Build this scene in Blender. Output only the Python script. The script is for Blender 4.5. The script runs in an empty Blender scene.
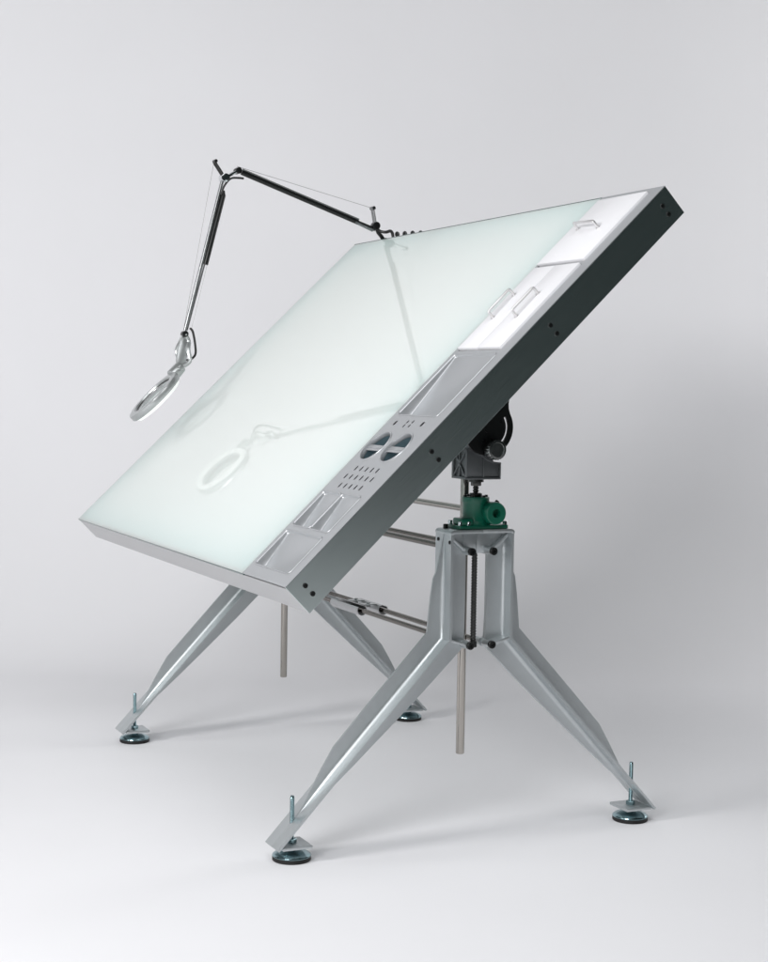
import bpy, bmesh, math, random
from mathutils import Vector, Matrix, geometry
random.seed(4)
PI = math.pi
SC = bpy.context.scene
COL = SC.collection

# ------------------------------------------------------------------ camera
cam = bpy.data.cameras.new("camera")
cam_o = bpy.data.objects.new("camera", cam)
COL.objects.link(cam_o)
cam.sensor_fit = 'HORIZONTAL'
cam.sensor_width = 36.0
cam.lens = 1588.68 * 36.0 / 768.0
cam.clip_start = 0.05
cam.clip_end = 200.0
_yaw, _pit, _rol = 2.7093, -0.0580, 0.0156
_f = Vector((math.cos(_pit) * math.cos(_yaw), math.cos(_pit) * math.sin(_yaw), math.sin(_pit)))
_r = _f.cross(Vector((0, 0, 1))).normalized()
_u = _r.cross(_f)
_r2 = _r * math.cos(_rol) + _u * math.sin(_rol)
_u2 = _u * math.cos(_rol) - _r * math.sin(_rol)
CAMPOS = Vector((3.6704, -1.6386, 0.9942))
cam_o.matrix_world = Matrix(((_r2.x, _u2.x, -_f.x, CAMPOS.x),
                             (_r2.y, _u2.y, -_f.y, CAMPOS.y),
                             (_r2.z, _u2.z, -_f.z, CAMPOS.z),
                             (0, 0, 0, 1)))
SC.camera = cam_o

# ------------------------------------------------------------------ studio light
world = bpy.data.worlds.new("World")
SC.world = world
world.use_nodes = True
bg = world.node_tree.nodes["Background"]
bg.inputs[0].default_value = (0.70, 0.95, 0.95, 1)
bg.inputs[1].default_value = 0.027

FH = Vector((_f.x, _f.y, 0)).normalized()          # horizontal view direction
RH = Vector((_r.x, _r.y, 0)).normalized()          # horizontal right of the view


def area(name, loc, target, sx, sy, power, col=(1, 1, 1), spread=180):
    l = bpy.data.lights.new(name, 'AREA')
    l.shape = 'RECTANGLE'
    l.size, l.size_y = sx, sy
    l.energy = power
    l.color = col
    l.spread = math.radians(spread)
    o = bpy.data.objects.new(name, l)
    COL.objects.link(o)
    o.location = loc
    d = (Vector(target) - Vector(loc)).normalized()
    o.rotation_euler = d.to_track_quat('-Z', 'Y').to_euler()
    return o


area("key_softbox", (1.0, -4.2, 2.2), (0.0, 0.2, 0.5), 0.9, 0.9, 98, (1.0, 0.99, 0.985))
area("overhead_softbox", (2.2, -1.0, 3.6), (1.8, -0.8, 0.0), 2.5, 2.5, 58, (0.985, 0.985, 1.0))
area("front_softbox", (3.7, -4.1, 2.6), (0.0, 0.0, 0.6), 2.0, 2.0, 136, (0.99, 0.99, 1.0))
area("left_wall_softbox", (-1.2, -3.8, 3.2), (-3.5, 0.5, 1.2), 1.5, 1.5, 18, (1.0, 0.995, 1.0))
area("right_wall_softbox", (-0.2, 3.9, 2.2), (-2.0, 1.7, 0.9), 1.8, 1.8, 46, (1.0, 0.992, 0.985))
SC.view_settings.view_transform = 'Standard'
SC.view_settings.look = 'None'
SC.view_settings.exposure = 0.05
SC.view_settings.gamma = 1.0
SC.view_settings.use_curve_mapping = False


TH = 0.7695                # tilt of the board

# ------------------------------------------------------------------ materials
def mat(name, base, metal=0.0, rough=0.5, nscale=0.0, namt=0.0, bump=0.0, bscale=400.0,
        coat=0.0, spec=0.5, stretch=None, cvar=0.0, rot=None):
    m = bpy.data.materials.new(name)
    m.use_nodes = True
    nt = m.node_tree
    b = nt.nodes["Principled BSDF"]
    b.inputs["Base Color"].default_value = (*base, 1)
    b.inputs["Metallic"].default_value = metal
    b.inputs["Roughness"].default_value = rough
    b.inputs["Specular IOR Level"].default_value = spec
    b.inputs["Coat Weight"].default_value = coat
    b.inputs["Coat Roughness"].default_value = 0.03
    tc = nt.nodes.new("ShaderNodeTexCoord")
    src = tc.outputs["Object"]
    if stretch:
        mp = nt.nodes.new("ShaderNodeMapping")
        if rot is not None:
            mp.vector_type = 'TEXTURE'
            mp.inputs["Rotation"].default_value = (rot, 0, 0)
        mp.inputs["Scale"].default_value = stretch
        nt.links.new(src, mp.inputs["Vector"])
        src = mp.outputs["Vector"]
    if namt or cvar:
        n = nt.nodes.new("ShaderNodeTexNoise")
        n.inputs["Scale"].default_value = nscale
        n.inputs["Detail"].default_value = 5
        nt.links.new(src, n.inputs["Vector"])
        if namt:
            r = nt.nodes.new("ShaderNodeMapRange")
            r.inputs["From Min"].default_value = 0.1
            r.inputs["From Max"].default_value = 0.9
            r.inputs["To Min"].default_value = max(0.02, rough - namt)
            r.inputs["To Max"].default_value = rough + namt
            nt.links.new(n.outputs["Fac"], r.inputs["Value"])
            nt.links.new(r.outputs["Result"], b.inputs["Roughness"])
        if cvar:
            mx = nt.nodes.new("ShaderNodeMix")
            mx.data_type = 'RGBA'
            mx.inputs[6].default_value = (*[c * (1 - cvar) for c in base], 1)
            mx.inputs[7].default_value = (*[min(1, c * (1 + cvar)) for c in base], 1)
            nt.links.new(n.outputs["Fac"], mx.inputs[0])
            nt.links.new(mx.outputs[2], b.inputs["Base Color"])
    if bump:
        n2 = nt.nodes.new("ShaderNodeTexNoise")
        n2.inputs["Scale"].default_value = bscale
        n2.inputs["Detail"].default_value = 3
        nt.links.new(src, n2.inputs["Vector"])
        bp = nt.nodes.new("ShaderNodeBump")
        bp.inputs["Strength"].default_value = bump
        bp.inputs["Distance"].default_value = 0.001
        nt.links.new(n2.outputs["Fac"], bp.inputs["Height"])
        nt.links.new(bp.outputs["Normal"], b.inputs["Normal"])
    return m


def clear_glass(name, tint, rough=0.0, ior=1.5, refl=1.0):
    """thin clear pane: tinted see-through plus Fresnel gloss"""
    m = bpy.data.materials.new(name)
    m.use_nodes = True
    nt = m.node_tree
    nt.nodes.clear()
    out = nt.nodes.new("ShaderNodeOutputMaterial")
    tr = nt.nodes.new("ShaderNodeBsdfTransparent")
    tr.inputs[0].default_value = (*tint, 1)
    gl = nt.nodes.new("ShaderNodeBsdfGlossy")
    gl.inputs["Roughness"].default_value = rough
    fr = nt.nodes.new("ShaderNodeFresnel")
    fr.inputs["IOR"].default_value = ior
    mul = nt.nodes.new("ShaderNodeMath")
    mul.operation = 'MULTIPLY'
    mul.inputs[1].default_value = refl
    mx = nt.nodes.new("ShaderNodeMixShader")
    nt.links.new(fr.outputs[0], mul.inputs[0])
    nt.links.new(mul.outputs[0], mx.inputs[0])
    nt.links.new(tr.outputs[0], mx.inputs[1])
    nt.links.new(gl.outputs[0], mx.inputs[2])
    nt.links.new(mx.outputs[0], out.inputs[0])
    return m


M = dict(
    paper=mat("seamless_paper", (0.810, 0.809, 0.829), 0, 0.9, 2.2, 0.0, 0.08, 300, spec=0.15, cvar=0.02),
    cast=mat("cast_aluminium", (0.55, 0.58, 0.59), 0.90, 0.43, 60, 0.05, 0.07, 500, cvar=0.05),
    plate=mat("anodised_aluminium", (0.72, 0.80, 0.79), 1.0, 0.25, 600, 0.03, 0.0, 700, stretch=(1, 30, 1), rot=TH, cvar=0.05),
    rail=mat("pale_anodised_rail", (0.60, 0.60, 0.605), 0.85, 0.40, 600, 0.05, 0.0, 700, stretch=(30, 1, 1), rot=0.0, cvar=0.04),
    panel=mat("satin_aluminium_sheet", (0.47, 0.485, 0.50), 0.65, 0.36, 90, 0.05, 0.05, 1200, cvar=0.04),
    white=mat("white_lacquer", (0.74, 0.74, 0.76), 0, 0.35, 40, 0.03),
    steel=mat("polished_steel", (0.42, 0.395, 0.365), 1.0, 0.12, 200, 0.04, stretch=(1, 1, 0.1)),
    chrome=mat("chrome", (0.72, 0.74, 0.76), 1.0, 0.10, 100, 0.03),
    zinc=mat("zinc_plate", (0.30, 0.42, 0.45), 1.0, 0.18, 80, 0.05),
    black=mat("black_steel", (0.010, 0.011, 0.011), 0.3, 0.30, 90, 0.06),
    screw=mat("oiled_screw", (0.07, 0.07, 0.068), 0.9, 0.30, 150, 0.06),
    rubber=mat("rubber", (0.004, 0.004, 0.004), 0, 0.6, 90, 0.05),
    grey=mat("grey_enamel_casting", (0.17, 0.18, 0.185), 0.55, 0.45, 60, 0.05, 0.08, 800, cvar=0.05),
    green=mat("green_enamel", (0.002, 0.112, 0.066), 0, 0.33, 50, 0.06, 0.10, 300, cvar=0.10),
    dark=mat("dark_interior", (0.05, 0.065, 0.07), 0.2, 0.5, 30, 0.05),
    darksteel=mat("dark_steel_bar", (0.17, 0.155, 0.14), 1.0, 0.2, 200, 0.04, stretch=(0.1, 1, 1)),
    handle=mat("satin_handle", (0.74, 0.73, 0.73), 0.8, 0.35, 90, 0.04),
    knob=mat("black_chrome_knob", (0.28, 0.285, 0.28), 1.0, 0.24, 120, 0.06),
    wire=mat("steel_wire", (0.30, 0.30, 0.30), 0.6, 0.5, 90, 0.05),
    satin=mat("satin_steel", (0.24, 0.245, 0.25), 1.0, 0.30, 90, 0.04),
    well=mat("blued_well", (0.20, 0.29, 0.33), 0.7, 0.4, 60, 0.05),
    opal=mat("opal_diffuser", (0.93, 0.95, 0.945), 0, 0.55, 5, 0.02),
    mint=mat("glass_green_wall", (0.28, 0.70, 0.70), 0, 0.55, 5, 0.02),
    edge=mat("glass_edge_green", (0.035, 0.085, 0.075), 0, 0.12, 80, 0.03),
    lampsilver=mat("silver_paint", (0.44, 0.46, 0.46), 0.65, 0.30, 90, 0.04),
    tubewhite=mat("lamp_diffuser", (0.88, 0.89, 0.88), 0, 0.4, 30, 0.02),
    cord=mat("cord_rubber", (0.012, 0.012, 0.012), 0, 0.5, 90, 0.05),
)
def frosted(name):
    m = bpy.data.materials.new(name)
    m.use_nodes = True
    nt = m.node_tree
    nt.nodes.clear()
    out = nt.nodes.new("ShaderNodeOutputMaterial")
    df = nt.nodes.new("ShaderNodeBsdfDiffuse")
    df.inputs[0].default_value = (0.925, 0.945, 0.938, 1)
    tl = nt.nodes.new("ShaderNodeBsdfTranslucent")
    tl.inputs[0].default_value = (0.955, 0.99, 0.985, 1)
    gl = nt.nodes.new("ShaderNodeBsdfGlossy")
    tc = nt.nodes.new("ShaderNodeTexCoord")
    ns = nt.nodes.new("ShaderNodeTexNoise")          # faint wiping smears on the pane
    ns.inputs["Scale"].default_value = 9
    ns.inputs["Detail"].default_value = 6
    ns.inputs["Distortion"].default_value = 0.8
    rr = nt.nodes.new("ShaderNodeMapRange")
    rr.inputs["To Min"].default_value = 0.004
    rr.inputs["To Max"].default_value = 0.045
    nt.links.new(tc.outputs["Object"], ns.inputs["Vector"])
    nt.links.new(ns.outputs["Fac"], rr.inputs["Value"])
    nt.links.new(rr.outputs["Result"], gl.inputs["Roughness"])
    fr = nt.nodes.new("ShaderNodeFresnel")
    fr.inputs["IOR"].default_value = 1.5
    m1 = nt.nodes.new("ShaderNodeMixShader")
    m1.inputs[0].default_value = 0.66
    m2 = nt.nodes.new("ShaderNodeMixShader")
    nt.links.new(df.outputs[0], m1.inputs[1])
    nt.links.new(tl.outputs[0], m1.inputs[2])
    nt.links.new(fr.outputs[0], m2.inputs[0])
    nt.links.new(m1.outputs[0], m2.inputs[1])
    nt.links.new(gl.outputs[0], m2.inputs[2])
    nt.links.new(m2.outputs[0], out.inputs[0])
    return m


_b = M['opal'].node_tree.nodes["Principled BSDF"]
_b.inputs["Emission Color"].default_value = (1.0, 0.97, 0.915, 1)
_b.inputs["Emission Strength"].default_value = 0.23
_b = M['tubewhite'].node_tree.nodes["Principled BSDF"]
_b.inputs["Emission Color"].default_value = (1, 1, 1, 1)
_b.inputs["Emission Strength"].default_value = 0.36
M['glass'] = frosted("frosted_glass")
M['lens'] = clear_glass("lens_glass", (0.86, 0.93, 0.92), 0.0, 1.5, 1.0)


# ------------------------------------------------------------------ mesh helpers
def obj(name, bm, m, parent=None, angle=32, mats=None):
    bmesh.ops.recalc_face_normals(bm, faces=bm.faces)
    ca = math.radians(angle)
    for f in bm.faces:
        f.smooth = True
    for e in bm.edges:
        if len(e.link_faces) == 2:
            e.smooth = e.calc_face_angle(0) < ca
        else:
            e.smooth = False
    me = bpy.data.meshes.new(name)
    bm.to_mesh(me)
    bm.free()
    for mm in (mats or [m]):
        me.materials.append(M[mm])
    o = bpy.data.objects.new(name, me)
    COL.objects.link(o)
    if parent:
        o.parent = parent
    return o


def NB():
    return bmesh.new()


def box(bm, x0, x1, y0, y1, z0, z1, bev=0.0, T=None, seg=2, mi=0):
    b = bmesh.new()
    vs = [b.verts.new((x, y, z)) for x in (x0, x1) for y in (y0, y1) for z in (z0, z1)]
    for q in ((0, 1, 3, 2), (4, 6, 7, 5), (0, 4, 5, 1), (2, 3, 7, 6), (0, 2, 6, 4), (1, 5, 7, 3)):
        b.faces.new([vs[i] for i in q])
    if bev:
        bmesh.ops.bevel(b, geom=list(b.edges), offset=bev, segments=seg, affect='EDGES', profile=0.5)
    merge(bm, b, T, mi)


def merge(bm, b, T=None, mi=0):
    if T is not None:
        b.transform(T)
    me = bpy.data.meshes.new("tmp")
    for f in b.faces:
        f.material_index = mi
    b.to_mesh(me)
    b.free()
    bm.from_mesh(me)
    bpy.data.meshes.remove(me)


def frame_to(a, b_):
    a, b_ = Vector(a), Vector(b_)
    return Matrix.Translation(a) @ (b_ - a).to_track_quat('Z', 'Y').to_matrix().to_4x4()


def cyl(bm, a, b_, r0, r1=None, seg=24, bev=0.0, mi=0):
    """capped (tapered) cylinder from a to b, optional rounded ends"""
    r1 = r0 if r1 is None else r1
    L = (Vector(b_) - Vector(a)).length
    if bev:
        prof = [(0, 0), (r0 - bev, 0), (r0 - bev * .3, bev * .3), (r0, bev), (r1, L - bev), (r1 - bev * .3, L - bev * .3), (r1 - bev, L), (0, L)]
    else:
        prof = [(0, 0), (r0, 0), (r1, L), (0, L)]
    lathe(bm, prof, frame_to(a, b_), seg, mi)


def lathe(bm, prof, T=None, seg=32, mi=0):
    b = bmesh.new()
    rings = []
    for r, z in prof:
        if r <= 1e-7:
            rings.append([b.verts.new((0, 0, z))])
        else:
            rings.append([b.verts.new((r * math.cos(2 * PI * i / seg), r * math.sin(2 * PI * i / seg), z)) for i in range(seg)])
    for A, B_ in zip(rings, rings[1:]):
        if len(A) == 1 and len(B_) == 1:
            continue
        for i in range(seg):
            j = (i + 1) % seg
            if len(A) == 1:
                b.faces.new((A[0], B_[i], B_[j]))
            elif len(B_) == 1:
                b.faces.new((A[i], A[j], B_[0]))
            else:
                b.faces.new((A[i], A[j], B_[j], B_[i]))
    merge(bm, b, T, mi)


def tube(bm, pts, r, seg=10, mi=0):
    pts = [Vector(p) for p in pts]
    b = bmesh.new()
    rings = []
    prev = None
    for i, p in enumerate(pts):
        d = (pts[min(i + 1, len(pts) - 1)] - pts[max(i - 1, 0)]).normalized()
        if prev is None:
            n = d.orthogonal().normalized()
        else:
            n = (prev - d * prev.dot(d)).normalized()
        prev = n
        c = d.cross(n)
        rr = r[i] if isinstance(r, (list, tuple)) else r
        rings.append([b.verts.new(p + (n * math.cos(2 * PI * k / seg) + c * math.sin(2 * PI * k / seg)) * rr) for k in range(seg)])
    for A, B_ in zip(rings, rings[1:]):
        for k in range(seg):
            j = (k + 1) % seg
            b.faces.new((A[k], A[j], B_[j], B_[k]))
    b.faces.new(rings[0][::-1])
    b.faces.new(rings[-1])
    merge(bm, b, None, mi)


def smooth_path(pts, n=8):
    """Catmull-Rom through the points"""
    P = [Vector(p) for p in pts]
    out = []
    for i in range(len(P) - 1):
        p0, p1, p2, p3 = P[max(i - 1, 0)], P[i], P[i + 1], P[min(i + 2, len(P) - 1)]
        for k in range(n):
            t = k / n
            out.append(0.5 * ((2 * p1) + (p2 - p0) * t + (2 * p0 - 5 * p1 + 4 * p2 - p3) * t * t + (3 * p1 - p0 - 3 * p2 + p3) * t ** 3))
    out.append(P[-1])
    return out


def prism(bm, poly, axis, lo, hi, bev=0.0, T=None, mi=0):
    """extrude a 2D polygon along an axis; axis 'x': poly=(y,z)"""
    b = bmesh.new()

    def P(q, h):
        return {'x': (h, q[0], q[1]), 'y': (q[0], h, q[1]), 'z': (q[0], q[1], h)}[axis]
    A = [b.verts.new(P(q, lo)) for q in poly]
    B_ = [b.verts.new(P(q, hi)) for q in poly]
    b.faces.new(A)
    b.faces.new(B_)
    n = len(poly)
    for i in range(n):
        b.faces.new((A[i], A[(i + 1) % n], B_[(i + 1) % n], B_[i]))
    bmesh.ops.recalc_face_normals(b, faces=b.faces)
    if bev:
        es = [e for e in b.edges if len(e.link_faces) == 2 and e.calc_face_angle(0) > 0.6]
        bmesh.ops.bevel(b, geom=es, offset=bev, segments=2, affect='EDGES', profile=0.5)
    merge(bm, b, T, mi)


def hexbolt(bm, at, axis, r, h, socket=True):
    """cap-head bolt: round head with a hexagonal socket"""
    a = Vector(at)
    T = frame_to(a, a + Vector(axis))
    prof = [(0, 0), (r, 0), (r, h * .85), (r * .88, h), (r * .55, h)]
    if socket:
        prof += [(r * .5, h * .5), (0, h * .5)]
    else:
        prof += [(0, h)]
    lathe(bm, prof, T, 16)


def empty(name, loc=(0, 0, 0)):
    o = bpy.data.objects.new(name, None)
    o.location = loc
    o.empty_display_size = 0.1
    COL.objects.link(o)
    return o


# ------------------------------------------------------------------ setting: paper sweep
def to_w(a, b_, z):
    """a metres along the view from below the camera, b to the right"""
    return Vector((CAMPOS.x, CAMPOS.y, 0)) + FH * a + RH * b_ + Vector((0, 0, z))


A0, A1, RC, HW, HT = -1.5, 5.35, 0.95, 6.0, 4.5
bm = NB()
na, nb = 10, 12
grid = [[bm.verts.new(to_w(A0 + (A1 - A0) * i / na, -HW + 2 * HW * j / nb, 0)) for j in range(nb + 1)] for i in range(na + 1)]
for i in range(na):
    for j in range(nb):
        bm.faces.new((grid[i][j], grid[i][j + 1], grid[i + 1][j + 1], grid[i + 1][j]))
o = obj("floor", bm, 'paper')
o['kind'] = 'structure'
bm = NB()
prof = [(A1, 0), (A1 + 0.003, 0)] + [(A1 + RC * math.sin(t), RC * (1 - math.cos(t))) for t in [PI / 2 * k / 40 for k in range(1, 41)]]
prof += [(A1 + RC, RC + (HT - RC) * k / 6) for k in range(1, 7)]
grid = [[bm.verts.new(to_w(a, -HW + 2 * HW * j / nb, z)) for j in range(nb + 1)] for a, z in prof]
for i in range(len(prof) - 1):
    for j in range(nb):
        bm.faces.new((grid[i][j], grid[i][j + 1], grid[i + 1][j + 1], grid[i + 1][j]))
o = obj("backdrop", bm, 'paper')
o['kind'] = 'structure'

# ------------------------------------------------------------------ drafting table
table = empty("drafting_table")
table['label'] = "large tilted glass-topped drafting table on splayed aluminium trestle legs, standing on the floor"
table['category'] = "drafting table"

TH = 0.7695
HWB, LB, TB = 0.821, 1.1882, 0.0741
OV = Vector((0, -0.5303, 0.608))
VV = Vector((0, math.cos(TH), math.sin(TH)))
NN = Vector((0, -math.sin(TH), math.cos(TH)))
MB = Matrix(((1, 0, 0, OV.x), (0, VV.y, NN.y, OV.y), (0, VV.z, NN.z, OV.z), (0, 0, 0, 1)))


def Bp(u, v, n):
    return MB @ Vector((u, v, n))


PT = 0.005                # plate thickness
UG = 0.575                # right edge of the glass
# end plates with bolt pairs
for s in (1, -1):
    bm = NB()
    xa, xb = (HWB - PT, HWB) if s > 0 else (-HWB, -HWB + PT)
    top = -0.0010 if s > 0 else -0.0065
    box(bm, xa, xb, 0, LB, -TB, top, 0.0003, MB, 1)
    ep = obj("end_plate", bm, 'plate', table)
    for vv in (0.031, 0.405, 0.7795, 1.1546):
        for nn in (-0.0275, -0.0502):
            bm = NB()
            hexbolt(bm, Bp(s * (HWB - 0.0005), vv, nn), (s, 0, 0), 0.0052, 0.0028)
            obj("bolt", bm, 'black', ep)
# rails
bm = NB()
box(bm, -HWB + PT + .0003, HWB - PT - .0003, 0, 0.005, -TB, -0.0066, 0.0006, MB, 1)
box(bm, -HWB + PT + .0003, HWB - PT - .0003, 0.0052, 0.040, -TB + .0003, -TB + 0.004, 0, MB)
obj("front_rail", bm, 'rail', table)
bm = NB()
box(bm, -HWB + PT + .0003, HWB - PT - .0003, LB - 0.005, LB, -TB, -0.0066, 0.0006, MB, 1)
obj("rear_rail", bm, 'rail', table)
bm = NB()
box(bm, -HWB + PT + .0003, HWB - PT - .0003, 0.0405, LB - 0.0055, -TB + .0006, -TB + 0.003, 0, MB)
for uu in (-0.6, 0.6):
    box(bm, uu - .03, uu + .03, 0.06, LB - .03, -TB - .012, -TB + .0003, 0.002, MB)
obj("underside_panel", bm, 'plate', table)
bm = NB()                 # inner wall beside the tool panel
box(bm, UG - 0.004, UG, 0.0055, LB - 0.0055, -TB + .0035, -0.0066, 0, MB)
obj("partition", bm, 'rail', table)

# glass and the white diffuser below it
bm = NB()
box(bm, -HWB, UG, -0.0005, LB + .0005, -0.0062, 0, 0.0005, MB, 1)
for f in bm.faces:
    f.normal_update()
    f.material_index = 0 if f.normal.dot(NN) > 0.9 else 1
    if f.normal.dot(NN) < -0.9:
        f.material_index = 2
# the underside of the pane needs no second gloss layer
bmesh.ops.delete(bm, geom=[f for f in bm.faces if f.material_index == 2], context='FACES_ONLY')
box(bm, -HWB + .0004, UG - .0004, LB - .0026, LB + .0003, -.0040, .0005, 0.0003, MB, 1, 1)
obj("glass_panel", bm, None, table, mats=['glass', 'edge'])
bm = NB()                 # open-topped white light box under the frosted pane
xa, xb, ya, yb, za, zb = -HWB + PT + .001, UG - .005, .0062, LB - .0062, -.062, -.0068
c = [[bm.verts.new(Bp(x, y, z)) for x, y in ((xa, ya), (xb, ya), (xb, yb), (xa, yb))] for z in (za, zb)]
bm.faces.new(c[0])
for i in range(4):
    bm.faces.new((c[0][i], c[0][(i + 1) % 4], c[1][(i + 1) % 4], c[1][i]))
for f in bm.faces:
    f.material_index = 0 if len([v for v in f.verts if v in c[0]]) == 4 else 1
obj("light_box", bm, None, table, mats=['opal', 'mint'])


# ---- tool panel with its openings
def rrect(u0, u1, v0, v1, r, k=5):
    pts = []
    for cx, cy, a0 in ((u1 - r, v0 + r, -PI / 2), (u1 - r, v1 - r, 0), (u0 + r, v1 - r, PI / 2), (u0 + r, v0 + r, PI)):
        for i in range(k + 1):
            a = a0 + PI / 2 * i / k
            pts.append((cx + r * math.cos(a), cy + r * math.sin(a)))
    return pts


def circ(cx, cy, r, k=40):
    return [(cx + r * math.cos(2 * PI * i / k), cy + r * math.sin(2 * PI * i / k)) for i in range(k)]


U0, U1 = UG + 0.0012, HWB + 0.0002
TR = dict(t1=(0.592, 0.7815, 0.0315, 0.129), t2a=(0.592, 0.683, 0.145, 0.243), t2b=(0.6895, 0.7815, 0.145, 0.243),
          t3=(0.592, 0.7785, 0.4775, 0.6645))
holes = [rrect(*v, 0.007) for v in TR.values()]
CUPS = [(0.6285, 0.3823), (0.7308, 0.3825)]
CR = 0.041
holes += [circ(c[0], c[1], CR) for c in CUPS]
slots = [(0.6371 + 0.0267 * i, 0.316) for i in range(5)] + [(0.6244 + 0.0265 * i, 0.2914) for i in range(6)] + [(0.6376 + 0.0265 * i, 0.2659) for i in range(5)]
for u, v in slots:
    holes.append(rrect(u - 0.0034, u + 0.0034, v - 0.0070, v + 0.0070, 0.0033, 3))
for u, v in ((0.6715, 0.4447), (0.6715, 0.4565), (0.696, 0.4455), (0.696, 0.4575)):
    holes.append(rrect(u - 0.0030, u + 0.0030, v - 0.0048, v + 0.0048, 0.0028, 3))
for u, v in ((0.6180, 0.4515), (0.7470, 0.4525)):
    holes.append(rrect(u - 0.0048, u + 0.0048, v - 0.0066, v + 0.0066, 0.0025, 3))
DR = [(0.5905, 0.6783, 0.6795, 0.941), (0.6800, 0.7790, 0.6795, 0.941), (0.5850, 0.7790, 0.9540, 1.171)]
holes.append([(0.5895, 0.676), (0.780, 0.676), (0.780, 0.942), (0.5895, 0.942)])
holes.append([(0.584, 0.950), (0.780, 0.950), (0.780, 1.172), (0.584, 1.172)])
outer = [(U0, 0.0), (U1, 0.0), (U1, LB), (U0, LB)]


def inside(p, poly):
    x, y = p
    c = False
    n = len(poly)
    for i in range(n):
        x1, y1 = poly[i]
        x2, y2 = poly[(i + 1) % n]
        if (y1 > y) != (y2 > y) and x < (x2 - x1) * (y - y1) / (y2 - y1) + x1:
            c = not c
    return c


def holed_sheet(bm, outer, holes, n_top, thick, T):
    pts, edges = [], []
    for lp in [outer] + holes:
        s0 = len(pts)
        pts += [Vector(q) for q in lp]
        edges += [(s0 + i, s0 + (i + 1) % len(lp)) for i in range(len(lp))]
    vs, es, fs = geometry.delaunay_2d_cdt(pts, edges, [], 0, 1e-7)[:3]
    b = bmesh.new()
    V = [b.verts.new((q.x, q.y, n_top)) for q in vs]
    for f in fs:
        c = (sum(vs[i].x for i in f) / len(f), sum(vs[i].y for i in f) / len(f))
        if not inside(c, outer) or any(inside(c, h) for h in holes):
            continue
        b.faces.new([V[i] for i in f])
    for v in [v for v in b.verts if not v.link_faces]:
        b.verts.remove(v)
    bd = [e for e in b.edges if len(e.link_faces) == 1]
    r = bmesh.ops.extrude_edge_only(b, edges=bd)
    for v in [g for g in r['geom'] if isinstance(g, bmesh.types.BMVert)]:
        v.co.z -= thick
    merge(bm, b, T)


bm = NB()
holed_sheet(bm, outer, holes, 0.0003, 0.0011, MB)
upanel = obj("tool_panel", bm, 'panel', table)


def offset_loop(lp, d):
    c = (sum(p[0] for p in lp) / len(lp), sum(p[1] for p in lp) / len(lp))
    out = []
    n = len(lp)
    for i in range(n):
        p0, p1, p2 = Vector(lp[i - 1]), Vector(lp[i]), Vector(lp[(i + 1) % n])
        t = (p2 - p0).normalized()
        nn = Vector((-t.y, t.x))
        out.append(p1 + nn * d)
    return out


# pressed trays: shallow at the back, deep at the front
for name, (u0, u1, v0, v1) in TR.items():
    depth = {'t1': 0.017, 't2a': 0.018, 't2b': 0.018, 't3': 0.020}[name]
    bm = NB()
    lp = rrect(u0, u1, v0, v1, 0.007)
    rings = []
    for d, h in ((-0.0035, 0.0006), (-0.0030, 0.0014), (-0.0018, 0.0019), (-0.0004, 0.0014), (0.0008, -0.0002), (0.0014, -0.0026)):
        rings.append([(q.x, q.y, h) for q in offset_loop(lp, d)])
    fl, fl2 = [], []
    for q in offset_loop(lp, 0.0020):
        k = min(1, max(0, (v1 - q.y) / (v1 - v0)))
        fl.append((q.x, q.y, -0.0034 - depth * k * .93))
    for q in offset_loop(lp, 0.0040):
        k = min(1, max(0, (v1 - q.y) / (v1 - v0)))
        fl2.append((q.x, q.y, -0.0040 - depth * k))
    rings += [fl, fl2]
    V = [[bm.verts.new(MB @ Vector(p)) for p in r] for r in rings]
    n = len(lp)
    for A, B_ in zip(V, V[1:]):
        for i in range(n):
            bm.faces.new((A[i], A[(i + 1) % n], B_[(i + 1) % n], B_[i]))
    bm.faces.new(V[-1])
    tr = obj("tray", bm, 'panel', upanel, angle=50)
# cup rings: rolled rim, short sleeve and a cross bar
for cu, cv in CUPS:
    bm = NB()
    T = MB @ Matrix.Translation((cu, cv, 0))
    lathe(bm, [(CR + .0035, .0004), (CR + .0028, .0016), (CR + .0012, .0020), (CR - .0004, .0014), (CR - .001, 0), (CR - .001, -.008), (CR + .0005, -.008)], T, 48)
    cr = obj("cup_ring", bm, 'panel', upanel)
    bm = NB()
    T = MB @ Matrix.Translation((cu, cv, 0))
    lathe(bm, [(CR - .002, -.0082), (CR - .003, -.055), (0, -.055)], T, 48)
    obj("cup_well", bm, 'well', upanel)
    bm = NB()
    box(bm, cu - CR + .002, cu + CR - .002, cv - .010, cv + .006, -.0062, -.0034, .0008, MB)
    box(bm, cu - CR + .002, cu + CR - .002, cv - .004, cv - .0015, -.0036, -.0020, .0005, MB)
    obj("cross_bar", bm, 'panel', upanel)
# dark tray under the slots
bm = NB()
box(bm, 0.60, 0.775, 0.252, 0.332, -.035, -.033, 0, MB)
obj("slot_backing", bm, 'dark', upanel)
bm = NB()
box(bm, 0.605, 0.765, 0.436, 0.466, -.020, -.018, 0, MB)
obj("slot_backing", bm, 'dark', upanel)

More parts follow.
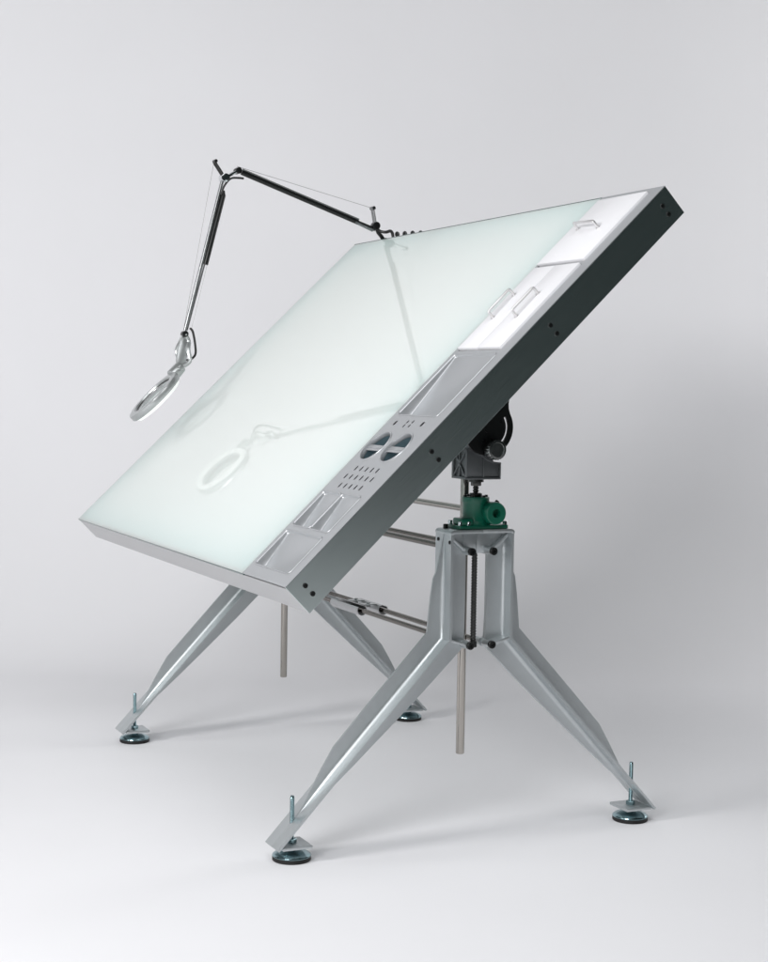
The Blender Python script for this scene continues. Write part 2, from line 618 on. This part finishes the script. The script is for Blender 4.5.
# white doors with bar handles
HAND = [((0.6225, 0.775), (0.6195, 0.849)), ((0.7275, 0.7745), (0.7265, 0.846)), ((0.6245, 1.066), (0.7120, 1.061))]
for (u0, u1, v0, v1), (ha, hb) in zip(DR, HAND):
    bm = NB()
    box(bm, u0, u1, v0, v1, -.012, .0062, 0.0012, MB)
    d = obj("door", bm, 'white', table)
    bm = NB()
    h = 0.018
    a0, b0 = Vector((*ha, .0062)), Vector((*hb, .0062))
    dd = (b0 - a0).normalized()
    pts = [a0, a0 + Vector((0, 0, h - .004)), a0 + Vector((0, 0, h - .0012)) + dd * .0012, a0 + Vector((0, 0, h)) + dd * .004,
           b0 + Vector((0, 0, h)) - dd * .004, b0 + Vector((0, 0, h - .0012)) - dd * .0012, b0 + Vector((0, 0, h - .004)), b0]
    tube(bm, [MB @ p for p in pts], 0.0032, 12)
    for q in (a0, b0):
        cyl(bm, MB @ (q - Vector((0, 0, .0002))), MB @ (q + Vector((0, 0, .0012))), .0062, seg=20)
    obj("handle", bm, 'handle', d)
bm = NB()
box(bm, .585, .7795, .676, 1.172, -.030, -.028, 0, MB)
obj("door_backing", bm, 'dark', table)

# ------------------------------------------------------------------ trestles
KX = 0.600
PY, ZT, ZK = 0.0775, 0.688, 0.452
TIP = Vector((0.4690, 0.0330))
KNEE = Vector((PY, ZK))
LD = (TIP - KNEE).normalized()
LN = Vector((-LD.y, LD.x))            # outward/upward normal of the leg


def leg_section(a, tf, so, si, ho, hi, ro, ri, k=6):
    """cross-shaped section (x, m): flange m in [-tf,0], fin outward to ho, plate inward to tf+hi"""
    ro, ri = min(ro, ho, a - so - .002), min(ri, hi, a - si - .002)
    pts = []

    def fil(cx, cy, r, a0, a1):
        for i in range(k + 1):
            t = a0 + (a1 - a0) * i / k
            pts.append((cx + r * math.cos(t), cy + r * math.sin(t)))
    pts.append((a, 0))
    fil(so + ro, ro, ro, -PI / 2, -PI)
    pts.append((so * .7, ho))
    pts.append((-so * .7, ho))
    fil(-so - ro, ro, ro, 0, -PI / 2)
    pts.append((-a, 0))
    pts.append((-a, -tf))
    fil(-si - ri, -tf - ri, ri, PI / 2, 0)
    pts.append((-si, -tf - hi))
    pts.append((si, -tf - hi))
    fil(si + ri, -tf - ri, ri, PI, PI / 2)
    pts.append((a, -tf))
    return pts


# stations: (outer-surface point, normal, scale, fin height, inner height)
ST = []
for z, ho in ((ZT, .0004), (.682, .0006), (.645, .0075), (.601, .0160), (.583, .0240), (.545, .0295), (.500, .0340)):
    ST.append((Vector((PY, z)), Vector((1, 0)), 1.0, ho, .0440))
bis = (Vector((1, 0)) + LN).normalized()
ST.append((KNEE, bis, 1.0 / bis.x, .037, .0460))
for y, ho, hi in ((.16, .0372, .0385), (.24, .0370, .0295), (.305, .0360, .0215), (.34, .0250, .0165), (.375, .0120, .0110), (.405, .0010, .0060), (.425, .0003, .0022), (TIP.x, .0003, .0006)):
    t = (y - PY) / (TIP.x - PY)
    ST.append((KNEE.lerp(TIP, t), LN, 1.0, ho, hi))


def make_leg(sx, sy):
    """sx: which trestle (+1 near), sy: which way the leg splays"""
    bm = NB()
    rings = []
    for P, nrm, sc, ho, hi in ST:
        if P.y > ZK:
            hi = .0470 if sy < 0 else .0425
        sec = leg_section(.0375, .0055, .0034, .0055, ho, hi, min(.010, ho * .45), .010)
        rings.append([bm.verts.new((sx * KX + x, sy * (P.x + nrm.x * m * sc), P.y + nrm.y * m * sc)) for x, m in sec])
    n = len(rings[0])
    for A, B_ in zip(rings, rings[1:]):
        for i in range(n):
            bm.faces.new((A[i], A[(i + 1) % n], B_[(i + 1) % n], B_[i]))
    bm.faces.new(rings[0])
    bm.faces.new(rings[-1])

    def yb(y0, y1):
        return (min(sy * y0, sy * y1), max(sy * y0, sy * y1))
    X = sx * KX
    # cap plate with rounded outer corners, as a thick folded lip
    prism(bm, [(sy * .0002, .692), (sy * .070, .692), (sy * .0752, .6904), (sy * .0782, .687), (sy * .0788, .682),
               (sy * .0712, .6815), (sy * .0700, .6838), (sy * .0002, .6838)], 'x', X - .0385, X + .0385, 0.0009)
    # upper web joining the two halves above the opening
    y0, y1 = yb(.0003, .034)
    box(bm, X - .0085, X + .0085, y0, y1, .6375, .6845, .001)
    for e in (-1, 1):
        # slanting stiffeners from the cap corners to the bolt bosses
        prism(bm, [(sy * .0735, .6838), (sy * .0735, .674), (sy * .033, .6405), (sy * .0285, .6475)], 'x',
              *sorted((X + e * .0058, X + e * .021)), .0015)
        for z in (.644, .4385):
            cyl(bm, (X + e * .0050, sy * .0267, z), (X + e * .034, sy * .0267, z), .0098, .0082, 20)
    # ledge at the bottom of the opening
    prism(bm, [(sy * .0725, .455), (sy * .0725, .449), (sy * .030, .4345), (sy * .024, .4405)], 'x', X - .0365, X + .0365, .001)
    # foot plate
    y0, y1 = yb(.390, .4560)
    box(bm, X - .0372, X + .0372, y0, y1, .0300, .0365, .0008)
    leg = obj("leg", bm, 'cast', table, angle=38)
    fy = sy * .4229
    bm = NB()
    lathe(bm, [(0, 0), (.0395, 0), (.0410, .0015), (.0410, .0085), (.0400, .0092), (0, .0092)], Matrix.Translation((X, fy, 0)), 48)
    obj("rubber_pad", bm, 'rubber', leg)
    bm = NB()
    lathe(bm, [(.0408, .0094), (.0412, .0105), (.0406, .0125), (.037, .0155), (.030, .0186), (.022, .0208), (.013, .0220), (.009, .0232), (.0085, .028), (0, .028)],
          Matrix.Translation((X, fy, 0)), 48)
    obj("foot_disc", bm, 'zinc', leg)
    bm = NB()
    pr = [(0, .026), (.0046, .026)]
    z = .030
    while z < .134:
        pr += [(.0050, z), (.0044, z + .001)]
        z += .002
    pr += [(.0040, .1365), (0, .1370)]
    lathe(bm, pr, Matrix.Translation((X, fy, 0)), 16)
    obj("threaded_rod", bm, 'zinc', leg)
    bm = NB()
    lathe(bm, [(0, .0367), (.0098, .0367), (.0104, .0375), (.0104, .0445), (.0094, .0455), (0, .0455)], Matrix.Translation((X, fy, 0)), 6)
    lathe(bm, [(0, .0232), (.0100, .0232), (.0100, .0298), (0, .0298)], Matrix.Translation((X, fy, 0)), 6)
    obj("nut", bm, 'zinc', leg)
    # small side bolts near the head
    for xx, zz in ((-.024, .668), (.031, .665)):
        bm = NB()
        hexbolt(bm, (X + xx, sy * (PY - .0004), zz), (0, sy, 0), .0042, .0022)
        obj("bolt", bm, 'black', leg)
    return leg


for sx in (1, -1):
    for sy in (-1, 1):
        make_leg(sx, sy)

# tie rods between the trestles with their bolt heads
for z, r in ((.644, .0068), (.4385, .0062)):
    for y in (-.0267, .0267):
        bm = NB()
        cyl(bm, (-KX + .0345, y, z), (KX - .0345, y, z), r, seg=24)
        tr = obj("tie_rod", bm, 'darksteel', table)
        for s in (1, -1):
            bm = NB()
            hexbolt(bm, (s * (KX + .0342), y, z), (s, 0, 0), .0088, .0075)
            obj("bolt_head", bm, 'black', tr)
bm = NB()
cyl(bm, (-.555, .0255, .7275), (.555, .0255, .7275), .0075, seg=24)
obj("drive_shaft", bm, 'steel', table)

# clamps on the lower tie rods
for y, x0, x1 in ((-.0267, -.116, .058), (.0267, -.068, .068)):
    bm = NB()
    R0, R1 = .0135, .0119
    s = -1 if y < 0 else 1
    n = 22
    # slit on the top
    base = -PI / 2 - s * .35
    aa = [base + (2 * PI - 1.0) * (i / n - .5) for i in range(n + 1)]
    V = []
    for xx in (x0, x1):
        for R_ in (R0, R1):
            V.append([bm.verts.new((xx, y + R_ * math.cos(t), .4385 + R_ * math.sin(t))) for t in aa])
    oa, ia, ob, ib = V
    for i in range(n):
        bm.faces.new((oa[i], oa[i + 1], ob[i + 1], ob[i]))
        bm.faces.new((ia[i], ia[i + 1], ib[i + 1], ib[i]))
        bm.faces.new((oa[i], oa[i + 1], ia[i + 1], ia[i]))
        bm.faces.new((ob[i], ob[i + 1], ib[i + 1], ib[i]))
    for i in (0, n):
        bm.faces.new((oa[i], ia[i], ib[i], ob[i]))
    obj("rod_clamp", bm, 'rail', table)
for xx in (-.055, .022):
    bm = NB()
    box(bm, xx, xx + .028, -.0185, .0185, .4500, .4520, .0006)
    cyl(bm, (xx + .014, 0, .4440), (xx + .014, 0, .4560), .005, seg=6)
    obj("clamp_bridge", bm, 'lampsilver', table)


# ------------------------------------------------------------------ lifting jacks
def threaded(bm, x, y, z0, z1, r, pitch=.0062, seg=18):
    pr = [(0, z0), (r * .8, z0)]
    z = z0 + .001
    while z < z1 - pitch:
        pr += [(r * .80, z), (r, z + pitch * .3), (r, z + pitch * .55), (r * .8, z + pitch * .85)]
        z += pitch
    pr += [(r * .8, z1), (0, z1)]
    lathe(bm, pr, Matrix.Translation((x, y, 0)), seg)


PIV = (0.0, 0.9145)
for sx in (1, -1):
    X = sx * KX
    bm = NB()
    threaded(bm, X, 0, .436, .7995, .0067)
    sw = obj("jack_screw", bm, 'screw', table)
    bm = NB()
    lathe(bm, [(0, .4290), (.0078, .4290), (.0086, .4300), (.0086, .4405), (.0070, .4425), (0, .4425)], Matrix.Translation((X, 0, 0)), 20)
    obj("end_cap", bm, 'black', sw)
    bm = NB()
    lathe(bm, [(0, .785), (.011, .785), (.0115, .786), (.0115, .7935), (0, .7935)], Matrix.Translation((X, 0, 0)), 6)
    lathe(bm, [(0, .7938), (.017, .7938), (.017, .8006), (0, .8006)], Matrix.Translation((X, 0, 0)), 24)
    obj("lock_nut", bm, 'screw', sw)

    # gearbox
    bm = NB()
    prism(bm, [(X - .030, -.056), (X + .028, -.056), (X + .032, -.052), (X + .032, .062), (X + .028, .067), (X - .030, .067)], 'z', .6925, .7005, .0012)
    T = Matrix.Translation((X, 0, 0))
    lathe(bm, [(0, .7003), (.036, .7003), (.0315, .7045), (.0295, .709), (.0285, .716), (.0280, .746), (.0292, .7495), (.0300, .7515), (.0300, .7600), (.0288, .7615), (0, .7615)], T, 36)
    # worm housing, a barrel lying along x, with a wide boss
    x0, x1 = sorted((X - sx * .034, X + sx * .050))
    lathe(bm, [(0, 0), (.021, 0), (.0225, .0015), (.0225, .052), (.0235, .056), (.0245, .060), (.0250, .078), (.0240, .0825), (.0225, .084), (.0095, .084), (.0095, .068), (0, .068)],
          frame_to((X - sx * .034, .0255, .7275), (X + sx * .050, .0255, .7275)), 36)
    # neck between body and barrel
    box(bm, X - .026, X + .026, .002, .030, .7005, .752, .006, None, 3)
    box(bm, X - .012, X + .030, -.050, -.020, .7005, .716, .004, None, 3)
    gb = obj("gearbox", bm, 'green', table)
    for bx, by in ((-.024, -.049), (.024, -.049), (-.024, .060), (.025, .060), (.0265, -.030)):
        bm = NB()
        hexbolt(bm, (X + sx * bx, by, .7003), (0, 0, 1), .0052, .0085)
        obj("bolt", bm, 'chrome', gb)
    bm = NB()
    hexbolt(bm, (X - sx * .012, -.0665, .6922), (0, 0, 1), .0055, .0095)
    obj("bolt", bm, 'black', gb)
    for t in (0.35, 1.35, 2.4, 3.4, 4.5, 5.5):
        bm = NB()
        hexbolt(bm, (X + .024 * math.cos(t), .024 * math.sin(t), .7610), (0, 0, 1), .0036, .0045)
        obj("bolt", bm, 'black', gb)
    for t in (.9, 2.0):
        bm = NB()
        q = (.0255 + .0235 * math.cos(t), .7275 + .0235 * math.sin(t))
        cyl(bm, (X + sx * .018, q[0], q[1]), (X + sx * .018, q[0] + .008 * math.cos(t), q[1] + .008 * math.sin(t)), .0048, seg=12)
        obj("bolt", bm, 'black', gb)
    bm = NB()
    lathe(bm, [(0, .7612), (.0135, .7612), (.0140, .7625), (.0140, .7680), (.0125, .7695), (0, .7695)], Matrix.Translation((X, 0, 0)), 24)
    obj("seal_collar", bm, 'black', gb)

    # head block on top of the screw
    bm = NB()
    top = [(-.0425, .868), (-.034, .8685), (-.024, .8660), (-.012, .8590), (0, .8505), (.012, .8440), (.026, .8395), (.0425, .8375)]
    prof = [(.0395, .8035), (-.0385, .8035)] + [(max(-.0385, min(.0395, y)), z - .002) for y, z in top]
    prism(bm, prof, 'x', X - .031, X + .031, .0012)
    # raised frame of the casting on its open sides
    for e in (-1, 1):
        xa, xb = sorted((X + e * .0308, X + e * .0352))
        box(bm, xa, xb, -.0425, .0425, .8008, .8056, .001)
        prism(bm, [(-.0425, .8058), (-.0395, .8058), (-.0395, .8683), (-.0425, .868)], 'x', xa, xb, .0006)
        prism(bm, [(.0425, .8058), (.0395, .8058), (.0395, .8382), (.0425, .8375)], 'x', xa, xb, .0006)
        prism(bm, top + [(y, z - .0035) for y, z in top[::-1]], 'x', xa, xb)
        box(bm, *sorted((X + e * .0308, X + e * .0340)), -.0012, .0022, .8058, .8490, .0006)
    for yy in (-1, 1):
        ya, yb_ = sorted((yy * .0383, yy * .0426))
        zt = .8672 if yy < 0 else .8372
        box(bm, X - .0306, X + .0306, ya, yb_, .8009, .8062, .0008)
        zm = (zt + .8062) / 2
        for xa, xb, za, zb in ((-.030, .030, .8062, zt - .004), (.030, -.030, .8062, zt - .004)):
            d = .0028
            prism(bm, [(X + xa, za), (X + xa + (d if xb > xa else -d) * 1.4, za), (X + xb, zb), (X + xb - (d if xb > xa else -d) * 1.4, zb)], 'y', ya, yb_, .0005)
        box(bm, X - .0018, X + .0018, ya, yb_, .8063, zt - .003, .0005)
        box(bm, X - .0306, X - .0275, ya, yb_, .8063, zt - .002, .0005)
        box(bm, X + .0275, X + .0306, ya, yb_, .8063, zt - .002, .0005)
    # cheeks that carry the pivot
    ck = [(-.030, .845), (.030, .838)] + [(.030 * math.cos(t), PIV[1] + .030 * math.sin(t)) for t in [PI * k / 14 for k in range(15)]]
    prism(bm, ck, 'x', X - .006, X + .022, .001)
    # lug for the guide rod
    xa, xb = sorted((X - sx * .066, X - sx * .034))
    box(bm, xa, xb, -.0150, .0150, .803, .845, .003)
    obj("jack_head", bm, 'grey', table)

    # slotted tilt bracket under the board
    XB = X + sx * .049
    bm = NB()
    cut = MB.inverted()
    arc = [(PIV[0] + .061 * math.cos(t), PIV[1] + .061 * math.sin(t)) for t in [-PI * .93 + (PI * .93 + .34) * k / 40 for k in range(41)]]

    def under(v, n=-TB - .0005):
        q = Bp(0, v, n)
        return (q.y, q.z)
    poly = arc + [(.0525, .9455), (.0495, .955), (.0490, .966), (.0505, .976)] + [under(.70), under(.47)]
    slot = []
    for k in range(13):
        t = -1.30 + (1.30 + .52) * k / 12
        slot.append((PIV[0] + .0490 * math.cos(t), PIV[1] + .0490 * math.sin(t)))
    for k in range(12, -1, -1):
        t = -1.30 + (1.30 + .52) * k / 12
        slot.append((PIV[0] + .0432 * math.cos(t), PIV[1] + .0432 * math.sin(t)))
    Tx = Matrix(((0, 0, 1, XB), (1, 0, 0, 0), (0, 1, 0, 0), (0, 0, 0, 1)))
    holed_sheet(bm, poly, [slot], .003, .006, Tx)
    holed_sheet(bm, poly, [slot], -.003, -.0001, Tx)
    # foot flange screwed to the underside
    box(bm, XB - .018, XB + .018, .47, .70, -TB - .016, -TB - .012, .001, MB)
    cyl(bm, (X - sx * .012, 0, PIV[1]), (XB + sx * .006, 0, PIV[1]), .012, seg=24)
    tb = obj("tilt_bracket", bm, 'black', table)
    # hand knob on the slot
    bm = NB()
    kp = (.008, .8672)
    b = bmesh.new()
    seg = 96
    prof = [(0, 0, 0), (.019, 0, 0), (.0222, .002, 1), (.0222, .021, 1), (.0205, .0235, 0), (.016, .0240, 0), (.015, .0225, 0), (0, .0225, 0)]
    rings = []
    for r, z, kn in prof:
        if r == 0:
            rings.append([b.verts.new((0, 0, z))])
        else:
            rings.append([b.verts.new(((r - (.0009 if kn and i % 4 in (0, 1) else 0)) * math.cos(2 * PI * i / seg), (r - (.0009 if kn and i % 4 in (0, 1) else 0)) * math.sin(2 * PI * i / seg), z)) for i in range(seg)])
    for A, B_ in zip(rings, rings[1:]):
        for i in range(seg):
            j = (i + 1) % seg
            if len(A) == 1:
                b.faces.new((A[0], B_[i], B_[j]))
            elif len(B_) == 1:
                b.faces.new((A[i], A[j], B_[0]))
            else:
                b.faces.new((A[i], A[j], B_[j], B_[i]))
    merge(bm, b, frame_to((XB + sx * .009, *kp), (XB + sx * .034, *kp)))
    cyl(bm, (XB - sx * .012, *kp), (XB + sx * .010, *kp), .006, seg=16)
    obj("knob", bm, 'knob', tb)

    # guide rod beside the jack
    XR = sx * .548
    bm = NB()
    cyl(bm, (XR, 0, .180 if sx > 0 else .164), (XR, 0, .846), .0097, seg=28, bev=.0022)
    gr = obj("guide_rod", bm, 'steel', table)
    bm = NB()
    lathe(bm, [(.0099, .660), (.0140, .660), (.0145, .661), (.0145, .690), (.0140, .691), (.0099, .691)], Matrix.Translation((XR, 0, 0)), 28)
    obj("guide_bush", bm, 'cast', gr)

# ------------------------------------------------------------------ magnifier lamp
LX = -0.655
lamp = empty("magnifier_lamp", (LX, .334, 1.44))
lamp['label'] = "articulated magnifying lamp with black and silver arms, clamped to the table's rear edge"
lamp['category'] = "magnifier lamp"
bpy.context.view_layer.update()
LINV = lamp.matrix_world.inverted()


def lobj(name, bm, m, parent=None, mats=None, angle=32):
    bm.transform(Matrix.Translation((-LX, -.334, -1.44)))
    o_ = obj(name, bm, m, parent or lamp, angle, mats)
    return o_


def L3(y, z, dx=0):
    return Vector((LX + dx, y, z))


# clamp gripping the rear edge
bm = NB()
box(bm, LX - .022, LX + .022, LB + .0008, LB + .010, -TB + .004, -.010, .001, MB)
box(bm, LX - .014, LX + .014, LB + .010, LB + .022, -.034, -.010, .002, MB)
cl = lobj("clamp", bm, 'black')
BJ = L3(.3162, 1.4763)
bm = NB()
tube(bm, [Bp(LX, LB + .016, -.030), Bp(LX, LB + .016, -.008), L3(.3365, 1.446), L3(.3255, 1.457), BJ], [.0065, .0065, .0060, .0058, .0058], 14)
lobj("stem", bm, 'black')
bm = NB()
cyl(bm, BJ + Vector((-.012, 0, 0)), BJ + Vector((.012, 0, 0)), .0115, seg=28, bev=.002)
lobj("base_joint", bm, 'black')
# spring post
ptop = L3(.3062, 1.5274)
bm = NB()
for dx in (-.007, .007):
    tube(bm, [BJ + Vector((dx, 0, 0)), ptop + Vector((dx, 0, 0))], .0035, 10)
cyl(bm, ptop + Vector((-.011, 0, 0)), ptop + Vector((.011, 0, 0)), .0055, seg=16)
sp = lobj("spring_post", bm, 'satin')
# upper arm
eR = L3(-.1165, 1.6075)
a_lo = L3(.284, 1.4865)
dirA = (eR - L3(.3120, 1.4660)).normalized()
pA0 = L3(.3120, 1.4660)
nA = Vector((0, -dirA.z, dirA.y))
bm = NB()
tube(bm, [pA0 - nA * .002, pA0 + dirA * .054, pA0 + dirA * .056, eR - dirA * .012], [.0040, .0056, .0072, .0072], 14)
ua = lobj("upper_arm", bm, 'black')
bm = NB()
nA = Vector((0, -dirA.z, dirA.y))
for dx in (-.008, .008):
    tube(bm, [pA0 + nA * .004 + Vector((dx, 0, 0)), pA0 + dirA * .065 + nA * .002 + Vector((dx * .7, 0, 0))], .0034, 10)
tube(bm, [pA0 + dirA * .055 - nA * .0095, eR - dirA * .012 - nA * .0095], .0022, 8)
lobj("side_bar", bm, 'satin', ua)
bm = NB()
tube(bm, [ptop, L3(-.119, 1.620)], .0007, 6)
lobj("tension_wire", bm, 'wire', ua)
# elbow
EL = L3(-.1561, 1.5841)
bm = NB()
cyl(bm, EL + Vector((-.014, 0, 0)), EL + Vector((.014, 0, 0)), .0125, seg=28, bev=.0015)
for dx in (-.009, .009):
    tube(bm, [EL + Vector((dx, 0, 0)), eR + Vector((dx, 0, 0))], .0042, 10)
ej = lobj("elbow_joint", bm, 'chrome')
bm = NB()
cyl(bm, eR + Vector((-.013, 0, 0)), eR + Vector((.013, 0, 0)), .0092, seg=22, bev=.0012)
lobj("knob", bm, 'black', ej)
tip = L3(-.1865, 1.6265)
bm = NB()
for dx in (-.007, .007):
    tube(bm, [EL + Vector((dx, 0, 0)), tip + Vector((dx, 0, 0))], .0034, 10)
cyl(bm, tip + Vector((-.010, .002, .003)), tip + Vector((.010, .002, .003)), .0048, seg=16)
lobj("spring_post", bm, 'screw', ej)
# cable loop at the elbow
bm = NB()
tube(bm, smooth_path([eR - Vector((-.012, .005, .016)) + dirA * -.02, L3(-.118, 1.586, .010), L3(-.142, 1.582, .012), L3(-.160, 1.560, .010), L3(-.168, 1.535, .008)], 6), .0030, 8)
lobj("cable", bm, 'cord', ej)
# lower arm
WR = L3(-.2701, 1.1399)
dB = (WR - EL).normalized()
nB = Vector((0, -dB.z, dB.y)) * -1
if nB.y < 0:
    nB = -nB
lenB = (WR - EL).length
bm = NB()
tube(bm, [EL + dB * .010 - nB * .004, WR - dB * .010 - nB * .001], .0052, 14)
tube(bm, [EL + dB * .24 + nB * .0065, WR - dB * .012 + nB * .0045], .0022, 10)
la = lobj("lower_arm", bm, 'satin')
bm = NB()
tube(bm, [EL + dB * .035 + nB * .006, EL + dB * .048 + nB * .009, EL + dB * .252 + nB * .009], [.0042, .0074, .0074], 14)
lobj("spring_sleeve", bm, 'black', la)
bm = NB()
tube(bm, [tip + Vector((0, -.002, -.004)), WR + Vector((0, -.003, .012))], .0007, 6)
tube(bm, [EL + dB * .25 + nB * .014, WR - dB * .01 + nB * .016], .0005, 6)
lobj("tension_wire", bm, 'wire', la)
bm = NB()
cyl(bm, WR + Vector((-.012, 0, 0)), WR + Vector((.012, 0, 0)), .0088, seg=22, bev=.0012)
wj = lobj("wrist_joint", bm, 'black')
# lamp head
RC0 = Vector((-.6004, -.3728, .9634))
_az, _el = math.radians(264.8), math.radians(44)
RN = Vector((math.cos(_el) * math.cos(_az), math.cos(_el) * math.sin(_az), math.sin(_el)))
up = Vector((-.25, .72, .70))
RV = (up - RN * up.dot(RN)).normalized()
RU = RV.cross(RN)
TR_ = Matrix(((RU.x, RV.x, RN.x, RC0.x), (RU.y, RV.y, RN.y, RC0.y), (RU.z, RV.z, RN.z, RC0.z), (0, 0, 0, 1)))
bm = NB()
RO, RI, RHh = .0895, .064, .0092
lathe(bm, [(RI + .002, RHh - .004), (RI + .004, RHh), (RO - .006, RHh), (RO - .0015, RHh - .0015), (RO, RHh - .006), (RO, -RHh + .003), (RO - .0012, -RHh), (RO - .004, -RHh)], TR_, 72)
lathe(bm, [(RI + .002, RHh - .004), (RI, RHh - .008), (RI, -RHh + .004), (RI + .003, -RHh)], TR_, 72)
lh = lobj("lamp_head", bm, 'lampsilver')
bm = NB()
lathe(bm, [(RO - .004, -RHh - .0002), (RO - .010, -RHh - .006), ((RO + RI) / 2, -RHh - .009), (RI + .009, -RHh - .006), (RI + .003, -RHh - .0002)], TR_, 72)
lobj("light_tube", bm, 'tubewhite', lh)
bm = NB()
pr = [(RI - .0004, -.002)] + [(RI * math.cos(t) * .995, .002 + .006 * math.sin(t)) for t in [PI / 2 * k / 8 for k in range(1, 8)]] + [(0, .008)]
lathe(bm, pr, TR_, 72)
lobj("lens", bm, 'lens', lh)
bm = NB()
lathe(bm, [(RI + .0018, RHh - .0068), (RI + .0006, RHh - .004), (RI - .0026, RHh - .005), (RI - .0026, RHh - .009), (RI, RHh - .0095)], TR_, 72)
lobj("lens_gasket", bm, 'black', lh)
# neck
nk0, nk1 = RC0 + RV * .084, RC0 + RV * .122
bm = NB()
cyl(bm, nk0, nk1, .0185, .0170, 28, .0015)
cyl(bm, nk1 - RV * .012 - RU * .0175, nk1 - RV * .012 + RU * .026, .0085, seg=20, bev=.001)
nk = lobj("neck", bm, 'lampsilver')
bm = NB()
for sgn in (-1, 1):
    off = RU * .011 * sgn
    sd = Vector((0, .010 * sgn, 0))
    tube(bm, smooth_path([nk1 - RV * .006 + off, nk1 + RV * .02 + off + sd, (nk1 + WR) * .5 + off * .8 + sd * 1.3, WR + Vector((0, 0, -.022)) + off * .5 + sd, WR + Vector((.007 * sgn, 0, 0))], 6), .0060, 10)
q0, q1 = nk1 - RV * .004, WR + Vector((0, 0, -.010))
ax = (q1 - q0).normalized()
sd = ax.cross(Vector((1, 0, 0))).normalized()
nn = sd.cross(ax)
TF = Matrix(((nn.x, sd.x, ax.x, q0.x), (nn.y, sd.y, ax.y, q0.y), (nn.z, sd.z, ax.z, q0.z), (0, 0, 0, 1)))
Lf = (q1 - q0).length
prism(bm, [(-.010, 0), (.010, 0), (.0145, Lf * .25), (.0150, Lf * .55), (.0110, Lf * .8), (.005, Lf * .98), (-.005, Lf * .98), (-.0110, Lf * .8), (-.0145, Lf * .55), (-.0135, Lf * .25)], 'x', -.006, .006, .002, TF)
lobj("fork", bm, 'lampsilver', nk)
bm = NB()
c0 = WR + Vector((.008, .022, .006))
tube(bm, smooth_path([WR + nB * .012 - dB * .02, c0, c0 + Vector((0, .007, -.035)), c0 + Vector((0, .008, -.062)), c0 + Vector((0, -.004, -.076)), c0 + Vector((0, -.018, -.080))], 6), .0033, 8)
lobj("cable", bm, 'cord', nk)
# coiled cord trailing along the rear edge
pts = smooth_path([BJ + Vector((.006, .004, -.010)), L3(.330, 1.4600, .008), L3(.3415, 1.4576, .020), L3(.344, 1.4590, .045), L3(.344, 1.4520, .060)], 6)
nturn, pitch = 7, .0520
for k in range(nturn * 14 + 1):
    t = k / 14
    ph = 2 * PI * t
    xx = LX + .066 + t * pitch
    zc = 1.4425 - .0032 * t - .0022 * max(0, t - 3) ** 2
    pts.append(Vector((xx, .345 + .008 * math.sin(ph), zc + .0088 * -math.cos(ph))))
bm = NB()
tube(bm, pts, .0046, 8)
lobj("coiled_cord", bm, 'cord')
